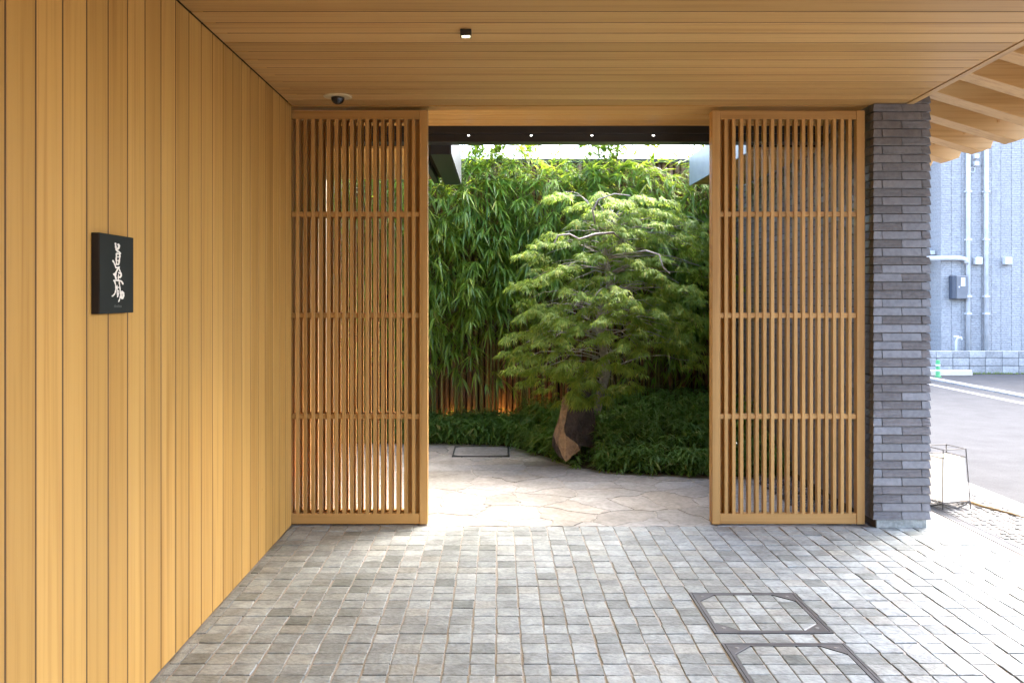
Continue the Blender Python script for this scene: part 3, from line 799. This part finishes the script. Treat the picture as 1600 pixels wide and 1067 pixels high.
for c in sprays:
    hz = max(.75, min(2.1, c.z+rmap.uniform(.05,.3)))
    k = 0
    while k < len(trunk_path)-2 and trunk_path[k+1].z < hz-.15: k += 1
    a, b = trunk_path[k], trunk_path[k+1]; f = min(1, max(0, (hz-.15-a.z)/(b.z-a.z))); o_ = a+(b-a)*f
    mid = (o_+c)/2+Vector((rmap.uniform(-.08,.08), rmap.uniform(-.05,.05), .08+.16*rmap.random()))
    pth = []
    for q in range(8):
        w = q/7; pth.append(o_*(1-w)**2+mid*2*w*(1-w)+c*w*w+Vector((rmap.uniform(-.016,.016),rmap.uniform(-.016,.016),rmap.uniform(-.016,.016)))*(1 if 0 < q < 7 else 0))
    r0 = .003+.006*min(1, (c-o_).length)
    wd.append(tube(pth, [r0*(1-.8*q/7) for q in range(8)], 5, False))
    out = Vector((c.x-.95, c.y-7.75, 0)); out = out.normalized() if out.length > .08 else Vector((rmap.uniform(-1,1),-1,0)).normalized()
    out = (out+Vector((rmap.uniform(-.5,.5), rmap.uniform(-.5,.2), 0))).normalized(); sd_ = Vector((-out.y, out.x, 0))
    La, Lb = rmap.uniform(.10,.24), rmap.uniform(.05,.11)
    for l in range(rmap.randint(20, 38)):
        s_ = rmap.uniform(-.35, 1); q_ = rmap.uniform(-1, 1)*(1-.5*max(0, s_))
        p = c+out*La*s_+sd_*Lb*q_+Vector((0,0,-.30*La*max(0, s_)**2-.05*abs(q_)+rmap.uniform(-.012,.016)))
        d = out*.7+sd_*q_*.8+Vector((0,0,rmap.uniform(-.8,.05)))
        maple_leaf(p, d, rmap.uniform(.045,.095))
def limb(pts, r):
    Q = [px2(*p) for p in pts]; wd.append(tube(Q, [r*(1-.6*i/(len(Q)-1)) for i in range(len(Q))], 6, False))
limb([(952,392,7.72),(975,378,7.45),(958,364,7.2),(930,366,7.12),(905,374,7.1),(890,366,7.08),(872,368,7.08),(866,380,7.08)], .013)
limb([(958,372,7.7),(930,350,7.35),(926,330,7.25),(935,312,7.22),(960,303,7.22),(985,306,7.22)], .010)
limb([(955,400,7.7),(1010,392,7.25),(1030,398,7.15),(1036,418,7.12),(1047,428,7.12)], .010)
limb([(948,470,7.7),(950,445,7.2),(938,452,7.1),(930,462,7.1)], .008)
V, F = merge(wd)
obj('trunk', mesh('trunk', V, F, M['bark'], True), parent=maple)
obj('crown', mesh('crown', mV, mF, M['mleaf']), parent=maple, kind='stuff')

# standing stone: light on one facet painted in as tan, others dark
rk = thing('garden_rock', 'upright angular rock, one face coloured tan as lit and the other dark, under the maple', 'rock', (.66, 7.42, 0))
def rk_pt(px, py, Y): return tuple(px2(px, py, Y))
tanV = [(872,700,7.30),(884,722,7.22),(906,703,7.24),(903,694,7.26),(884,680,7.27),(881,668,7.30),(890,630,7.38),(887,612,7.44),(880,622,7.42),(874,648,7.36),(864,680,7.31)]
front_ = [rk_pt(*p) for p in tanV]; back = [(x+.0+.03, y+.2, max(z, .0)) for x, y, z in front_]
n = len(front_); rV = front_+back; rF = [tuple(range(n))[::-1]]+[tuple(range(n, 2*n))]+[(i, (i+1)%n, (i+1)%n+n, i+n) for i in range(n)]
def hewn(name, V, F, mat, seed):
    bm = bmesh.new(); vs = [bm.verts.new(v) for v in V]
    for f in F: bm.faces.new([vs[i] for i in f])
    bmesh.ops.triangulate(bm, faces=bm.faces[:]); bmesh.ops.subdivide_edges(bm, edges=bm.edges[:], cuts=3, use_grid_fill=True)
    bmesh.ops.recalc_face_normals(bm, faces=bm.faces[:]); rr = random.Random(seed)
    for v in bm.verts: v.co += v.normal*rr.uniform(-.006,.004)+Vector((rr.uniform(-.002,.002), rr.uniform(-.002,.002), 0))
    me = bpy.data.meshes.new(name); bm.to_mesh(me); bm.free(); me.materials.append(mat); return me
obj('lit_tan_face', hewn('lit_tan_face', rV, rF, M['rock_tan'], 1), parent=rk)
dk = [(884,681,7.275),(881,668,7.31),(890,630,7.39),(888,609,7.45),(905,603,7.47),(922,615,7.48),(930,655,7.44),(928,700,7.38),(904,696,7.28)]
fd = [rk_pt(*p) for p in dk]; cen = Vector((0,0,0))
for p in fd: cen += Vector(p)
cen /= len(fd); cen.y -= .03
bk = [(x+.01, y+.28, max(0, z-.02)) for x, y, z in fd]
n = len(fd); rV = fd+bk+[tuple(cen)]; rF = [(i, 2*n, (i+1)%n) for i in range(n)]+[tuple(range(n, 2*n))]+[(i, (i+1)%n, (i+1)%n+n, i+n) for i in range(n)]
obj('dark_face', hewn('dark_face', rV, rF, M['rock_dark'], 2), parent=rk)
fp = [rk_pt(864,680,7.315), rk_pt(872,700,7.305), rk_pt(884,721,7.225), rk_pt(872,712,7.3), rk_pt(862,695,7.36)]
bk = [(x+.04, y+.12, z) for x, y, z in fp]; n = 5
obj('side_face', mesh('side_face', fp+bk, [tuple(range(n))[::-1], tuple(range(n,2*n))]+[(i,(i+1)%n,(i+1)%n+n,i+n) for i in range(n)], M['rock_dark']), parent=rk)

# dwarf bamboo ground cover
rs2 = random.Random(55)
sV, sF = [], []
def near_rock(x, y): return .47 < x < .80 and y < 7.45
cnt = 0
while cnt < 4000:
    x = rs2.uniform(-1.5, 2.22); e = bed_y(x); y = rs2.uniform(e-.03, FY-.12) if rs2.random() < .8 else e+rs2.uniform(-.05,.08)
    if e > 8 and rs2.random() < .0: continue
    if near_rock(x, y) and rs2.random() < .85: continue
    dback = y-e
    hmax = .20+.22*min(1, dback/.5) if x > .2 else .24+.06*min(1, dback/.3)
    if x > .9: hmax += .12*min(1, dback/.8)
    h = rs2.uniform(.25 if dback < .1 else .45, 1)*hmax
    if near_rock(x, y): h *= .4
    cnt += 1
    p = Vector((x, y, .005+h))
    b0 = Vector((x+rs2.uniform(-.03,.03), y+.03, .004))
    s_ = Vector((.0012,0,0)); k = len(sV)
    sV += [tuple(b0-s_), tuple(b0+s_), tuple(p+s_), tuple(p-s_)]; sF.append((k,k+1,k+2,k+3))
    for l in range(rs2.randint(5, 8)):
        a = rs2.uniform(0, 2*math.pi)
        d = Vector((math.cos(a), math.sin(a)-.25, rs2.uniform(-.25,.6)))
        add_leaf(sV, sF, p+Vector((0,0,rs2.uniform(-.05,0))), d, Vector((0,0,1)), rs2.uniform(.075,.135), rs2.uniform(.013,.021), rs2.uniform(.2,1.1))
g = obj('ground_cover', mesh('ground_cover', sV, sF, M['sleaf'])); tag(g, 'low dark green dwarf bamboo covering the garden bed', 'ground cover', kind='stuff')
# dark pebbles along the brick wall
ps = []
for k in range(900):
    x, y = rs2.uniform(1.95, 2.24), rs2.uniform(5.42, 6.84); r = rs2.uniform(.010,.022)
    V = [(x+r*dx*rs2.uniform(.8,1.2), y+r*dy*rs2.uniform(.8,1.2), max(-.008, r*.6*dz+r*.4+rs2.uniform(-.004,.01))) for dx,dy,dz in ((1,0,0),(0,1,0),(-1,0,0),(0,-1,0),(.2,.1,1),(0,0,-1))]
    ps.append((V, [(0,1,4),(1,2,4),(2,3,4),(3,0,4),(1,0,5),(2,1,5),(3,2,5),(0,3,5)]))
g = obj('pebbles', mesh('pebbles', *merge(ps), M['gravel'], True)); tag(g, 'strip of dark pebbles along the foot of the brick wall', 'pebbles', kind='stuff')

# ------------------------------------------------------------------ lamps of the place
def uplight(x, y, z, label, power, aim, col=(1,.5,.14), lit=True, spot=100):
    t = thing('garden_uplight', label, 'garden light', (x, y, z))
    V, F = lathe([(.006, 0), (.006, .05), (.026, .052), (.030, .12), (.028, .125)], 14)
    obj('housing', mesh('housing', V, F, M['lampblack'], False), parent=t, loc=(x, y, z))
    V, F = lathe([(.024, .1255), (.024, .128)], 14); obj('lens', mesh('lens', V, F, M['warm'] if lit else M['dome']), parent=t, loc=(x, y, z))
    if lit:
        ld = bpy.data.lights.new('uplight_glow', 'SPOT'); ld.energy = power; ld.color = col; ld.spot_size = R(spot); ld.spot_blend = .8; ld.shadow_soft_size = .02
        lo = link(bpy.data.objects.new('uplight_glow', ld)); lo.parent = t; lo.location = (0, 0, .135)
        lo.rotation_euler = (-Vector(aim)).to_track_quat('Z', 'Y').to_euler()
for k, x in enumerate((-.85, -.42, .02, .38)):
    uplight(x, 8.70, .03, 'small warm uplight hidden in the ground cover at the fence foot', .42, (0, .75, .8), spot=150)
for o_ in [q for q in C.objects if q.name.startswith('garden_uplight') and q.get('label')]: o_['group'] = 'warm uplights along the fence foot'
uplight(-1.47, 5.62, 0, 'warm uplight on the flagstones behind the lattice gate by the boarded wall', 7, (.25, -.15, 1), (1,.62,.24), spot=120)
uplight(2.13, 5.95, .0, 'small black unlit spotlight standing in the dark pebbles', 0, (0,0,1), lit=False)
# square surface downlight on the ceiling
dl = thing('ceiling_downlight', 'small square black downlight, lit, on the boarded ceiling', 'downlight', (-.14, 3.86, CH))
x, y = -.14, 3.86
obj('housing', mesh('housing', *merge([bx(x-.024,x+.024,y-.024,y-.020,CH-.028,CH-.001), bx(x-.024,x+.024,y+.020,y+.024,CH-.028,CH-.001), bx(x-.024,x-.020,y-.0195,y+.0195,CH-.028,CH-.001), bx(x+.020,x+.024,y-.0195,y+.0195,CH-.028,CH-.001), bx(x-.0195,x+.0195,y-.0195,y+.0195,CH-.006,CH-.001)]), M['lampblack']), parent=dl)
obj('lens', mesh('lens', *bx(x-.017,x+.017,y-.017,y+.017,CH-.016,CH-.0065), M['lampglow']), parent=dl)
ld = bpy.data.lights.new('downlight_glow', 'SPOT'); ld.energy = 12; ld.color = (1,.84,.6); ld.spot_size = R(80); ld.spot_blend = .7; ld.shadow_soft_size = .02
lo = link(bpy.data.objects.new('downlight_glow', ld)); lo.parent = dl; lo.location = (0, 0, -.03)
# dome camera
cm = thing('dome_camera', 'dark dome security camera on a cream ring on the ceiling', 'security camera', (-.93, 5.13, CH))
V, F = lathe([(.083, -.001), (.082, -.006), (.074, -.009)], 32); obj('ring', mesh('ring', V, F, M['ring'], False), parent=cm, loc=(-.93, 5.13, CH))
V, F = lathe([(.040,-.0095),(.038,-.02),(.033,-.032),(.027,-.040),(.015,-.047),(.004,-.049)], 24); dm = obj('dome', mesh('dome', V, F, M['dome'], True), parent=cm, loc=(-.93, 5.13, CH))

# ------------------------------------------------------------------ sign on the boarded wall
sg = thing('wall_sign', 'square black sign with white brushed characters on the boarded wall', 'sign', (WX, 2.85, 1.345))
sy0, sy1, sz0, sz1, sx = 2.726, 2.978, 1.343, 1.595, WX+.026
obj('panel', box(.0255, sy1-sy0, sz1-sz0, .0012, M['sign_edge']), parent=sg, loc=(WX+.01325, (sy0+sy1)/2, (sz0+sz1)/2))
obj('face', mesh('face', *bx(sx, sx+.0012, sy0+.001, sy1-.001, sz0+.001, sz1-.001), M['sign_black']), parent=sg)
def on_sign(cx, cy):
    px = 150+cx/8.215; py = 365+cy/8.215; Y = -(sx)*1380/(778-px)
    return Y, 1.4+(462-py)*Y/1380
def stroke(pts, w, scale=1.4):
    # smooth the polyline, then a ribbon with rounded ends
    q = [Vector(on_sign(*p)) for p in pts]; fine = []
    for i in range(len(q)-1):
        p0, p1, p2, p3 = q[max(i-1,0)], q[i], q[i+1], q[min(i+2, len(q)-1)]
        for k in range(6):
            t_ = k/6
            fine.append(.5*((2*p1)+(p2-p0)*t_+(2*p0-5*p1+4*p2-p3)*t_*t_+(3*p1-p0-3*p2+p3)*t_**3))
    fine.append(q[-1])
    hw = w/8.215*2.85/1380/2*scale
    V, F = [], []; n = len(fine)
    def disc(c, r):
        b = len(V); m = 10
        for k in range(m): V.append((sx+.0018+disc.k, c.x+r*2.3*math.cos(k*2*math.pi/m), c.y+r*math.sin(k*2*math.pi/m)))
        F.append(tuple(range(b, b+m))); disc.k += 2e-6
    disc.k = stroke.off
    for i in range(n):
        wv = hw*(1+.22*math.sin(i*1.3+w)); disc(fine[i], wv)
        if i < n-1: disc((fine[i]+fine[i+1])/2, wv)
    stroke.off = disc.k+2e-6
    return V, F
stroke.off = 0
S = [([(243,130),(250,190),(262,220),(285,235),(303,255)],15), ([(275,142),(288,152),(284,180),(272,198)],17), ([(256,258),(252,330),(257,398)],13), ([(262,256),(293,268),(297,300),(284,392)],13), ([(260,300),(290,302)],9), ([(258,348),(288,346)],9), ([(258,398),(284,398)],10),
     ([(210,350),(235,400),(252,440),(292,430)],13), ([(285,432),(262,470),(246,500),(222,525)],13), ([(282,435),(293,470),(310,510)],12), ([(220,522),(240,548),(248,585)],15), ([(250,508),(238,555)],11), ([(285,505),(314,520),(302,560),(280,556)],15), ([(278,530),(275,592)],10),
     ([(222,605),(288,602),(322,620),(335,648)],14), ([(228,612),(245,680),(238,750),(216,790),(196,804)],12), ([(286,610),(294,680),(303,760),(299,820),(279,874)],11), ([(260,668),(261,740),(265,812)],10), ([(262,690),(284,692)],9), ([(262,742),(282,738),(269,812)],9), ([(322,745),(343,770),(336,820),(317,828),(322,760)],15)]
V, F = merge([stroke(p, w) for p, w in S]); obj('lettering', mesh('lettering', V, F, M['sign_white']), parent=sg)
S2 = [([(222+k*11, 922-(10 if k in (1,5) else 0)),(222+k*11+2, 946)], 5) for k in range(9)] + [([(230+k*22, 928),(238+k*22, 940)], 4) for k in range(4)]
V, F = merge([stroke(p, w) for p, w in S2]); obj('small_lettering', mesh('small_lettering', V, F, M['sign_grey']), parent=sg)

# ------------------------------------------------------------------ street side: lantern, building, block wall
lx, ly = 2.985, 5.90
ln = thing('floor_lantern', 'white paper floor lantern in a thin dark iron frame by the pillar', 'lantern', (lx, ly, 0))
ang = R(14); hw0, hw1, H = .108, .088, .392
def cor(k, hw, z): a = ang+math.pi/4+k*math.pi/2; return Vector((lx+hw*1.414*math.cos(a), ly+hw*1.414*math.sin(a), z))
for k in range(4):
    V, F = tube([cor(k, hw0, 0), cor(k, hw1, H)], .0038, 6); obj('post', mesh('post', V, F, M['iron']), parent=ln)
for z in (H-.003, .335, .045):
    f = z/H; hw = hw0+(hw1-hw0)*f
    V, F = merge([tube([cor(k, hw, z), cor(k+1, hw, z)], .003, 6) for k in range(4)]); obj('hoop', mesh('hoop', V, F, M['iron']), parent=ln)
V = [tuple(cor(k, hw0-.012, .05)) for k in range(4)]+[tuple(cor(k, hw1-.006, .33)) for k in range(4)]
obj('paper_shade', mesh('paper_shade', V, [(0,1,5,4),(1,2,6,5),(2,3,7,6),(3,0,4,7),(3,2,1,0)], M['paper']), parent=ln)
for k in range(4):
    a, b = cor(k, hw0, .042), cor(k+1, hw0, .042); m_ = (a+b)/2
    V, F = tube([a, a*.6+b*.4+Vector((0,0,-.03)), m_+Vector((0,0,-.037)), a*.4+b*.6+Vector((0,0,-.03)), b], .004, 6); obj('foot_arch', mesh('foot_arch', V, F, M['iron']), parent=ln)
tg = thing('driftwood_twig', 'thin brown twig lying beside the paper lantern', 'twig', (3.17, 5.85, 0))
V, F = tube([(3.09,6.02,.012),(3.16,5.9,.02),(3.2,5.82,.012),(3.28,5.66,.008),(3.31,5.55,.006)], [.012,.011,.009,.007,.003], 7); obj('stem', mesh('stem', V, F, M['twig'], True), parent=tg)

ZB = 17.4
bd = thing('grey_house', 'pale blue-grey sided house across the street', 'building', (12, ZB, 0))
obj('shell', mesh('shell', *bx(8.74, 17.4, ZB+.02, ZB+7, -.05, 7.5), M['siding']), parent=bd)
k = 0; x = 8.72
while x < 16.5:
    w = .19 if k % 3 else .21
    obj('siding_panel', box(w-.004, .03, 7.5, .002, M['siding']), parent=bd, loc=(x+w/2, ZB, 3.7)); x += w; k += 1
obj('return_wall', mesh('return_wall', *bx(7.6, 8.72, ZB+.55, ZB+6, -.05, 7.5), M['siding']), parent=bd)
obj('ledge', mesh('ledge', *bx(8.2, 8.716, ZB+.2, ZB+.549, 2.22, 2.30), M['boxwhite']), parent=bd)
for px in (1509.5, 1537.5):
    x = (px-778)*ZB/1380
    V, F = tube([(x,ZB-.075,-.05),(x,ZB-.075,7.2)], .042, 10); pp = obj('downpipe', mesh('downpipe', V, F, M['pipe'], True), parent=bd)
    for py in (300, 375, 463, 490):
        z = 1.4+(462-py)*ZB/1380
        obj('bracket', mesh('bracket', *bx(x-.05, x+.05, ZB-.13, ZB-.016, z-.018, z+.018), M['pipe']), parent=pp)
zz = 1.4+(462-404)*ZB/1380; x1 = (1507-778)*ZB/1380
V, F = tube([(8.1,ZB-.10,zz),(x1-.12,ZB-.10,zz),(x1-.03,ZB-.10,zz-.02),(x1-.01,ZB-.10,zz-.10)], .045, 10); obj('cross_pipe', mesh('cross_pipe', V, F, M['pipe'], True), parent=bd)
for px in (1524.5, 1570.5):
    x = (px-778)*ZB/1380; z = 1.4+(462-408)*ZB/1380
    obj('vent_hood', box(.14, .12, .145, .012, M['boxwhite']), parent=bd, loc=(x, ZB-.075, z))
mb = thing('meter_box', 'grey meter box with a small window on the sided house', 'meter box', (9.02, ZB-.1, 1.4))
x = (1494-778)*ZB/1380; z = 1.4+(462-449)*ZB/1380
mo_ = obj('case', box(.22, .15, .46, .012, M['metergrey']), parent=mb, loc=(x+.03, ZB-.091, z))
obj('side_cover', box(.075, .145, .455, .008, M['meterdark']), parent=mb, loc=(x-.119, ZB-.091, z))
obj('window', box(.085, .012, .17, .003, M['glass']), parent=mb, loc=(x+.045, ZB-.172, z+.10)); obj('lock', box(.03, .012, .03, .006, M['boxwhite']), parent=mb, loc=(x-.03, ZB-.171, z+.005))
cmx = (1520.5-778)*ZB/1380
sc_ = thing('cable_boxes', 'two small white boxes and a coiled cable high on the sided house', 'junction box', (cmx, ZB-.05, 3.9))
for py in (245.5, 257):
    obj('box', box(.085, .10, .085, .008, M['boxwhite']), parent=sc_, loc=(cmx+.02, ZB-.066, 1.4+(462-py)*ZB/1380))
cz = 1.4+(462-266)*ZB/1380
V, F = tube([(cmx-.03+.05*math.cos(a), ZB-.04, cz+.05*math.sin(a)) for a in [q*math.pi/8 for q in range(15)]]+[(cmx+.03, ZB-.04, cz+.08)], .008, 6); obj('cable', mesh('cable', V, F, M['boxwhite'], True), parent=sc_)
tp = thing('garden_tap', 'white garden standpipe tap behind the low block wall', 'tap', (9.02, ZB-.3, -.05))
x = (1494-778)*17.0/1380
V, F = tube([(x,17.0,-.05),(x,17.0,.52),(x+.02,16.98,.58),(x+.06,16.95,.60),(x+.075,16.93,.55)], [.022,.022,.024,.02,.018], 8); obj('spout', mesh('spout', V, F, M['boxwhite'], True), parent=tp)
obj('handle', box(.10, .03, .03, .008, M['boxwhite']), parent=tp, loc=(x-.0, 17.0, .615))
bwall = thing('block_wall', 'low weathered concrete block wall in front of the sided house', 'wall', (10, 16.4, -.045))
for c in range(3):
    x = 7.2 - (.15 if c % 2 else 0)*0
    while x < 14:
        hh = .145 if c < 2 else .13
        obj('block', box(.298, .12, hh-.006, .005, M['block']), parent=bwall, loc=(x+.15, 16.4, -.045+c*.147+hh/2)); x += .305
gp = []
for k in range(700):
    x = rs2.uniform(8.5, 13.5); y = 16.32-abs(rs2.gauss(0,.03)); h = rs2.uniform(.02,.06); a = rs2.uniform(-.02,.02)
    gp.append(([(x-.006,y,-.046),(x+.006,y,-.046),(x+a,y-.01,-.046+h)], [(0,1,2)]))
g = obj('verge_grass', mesh('verge_grass', *merge(gp), M['grass'])); tag(g, 'thin strip of green weeds at the foot of the block wall', 'grass', kind='stuff')
ws = thing('wheel_stop', 'cream concrete parking wheel stop before the block wall', 'wheel stop', (8.3, 16.0, -.045))
bm = bmesh.new()
pr = [(-.07,0),(.07,0),(.05,.10),(-.05,.10)]
a = [bm.verts.new((7.75, 16.0+y, -.045+z)) for y, z in pr]; b = [bm.verts.new((8.57, 16.0+y, -.045+z)) for y, z in pr]
bm.faces.new(a); bm.faces.new(b[::-1])
for i in range(4): bm.faces.new((a[i], a[(i+1)%4], b[(i+1)%4], b[i]))
bmesh.ops.recalc_face_normals(bm, faces=bm.faces[:]); bmesh.ops.bevel(bm, geom=bm.edges[:], offset=.01, segments=1, affect='EDGES')
me = bpy.data.meshes.new('bar'); bm.to_mesh(me); bm.free(); obj('bar', me, M['yellow'], parent=ws)
bo = thing('marker_post', 'short green and white banded marker post by the wheel stop', 'bollard', (7.83, 15.7, -.045))
bxp, byp = (1465.5-778)*15.7/1380, 15.7
V, F = lathe([(.06,0),(.055,.012),(.038,.02),(.036,.285),(.028,.30)], 14); obj('post', mesh('post', V, F, M['green'], True), parent=bo, loc=(bxp, byp, -.045))
for z in (.10, .19):
    V, F = lathe([(.0375,z),(.0375,z+.035)], 14); obj('white_band', mesh('white_band', V, F, M['boxwhite'], True), parent=bo, loc=(bxp, byp, -.045))
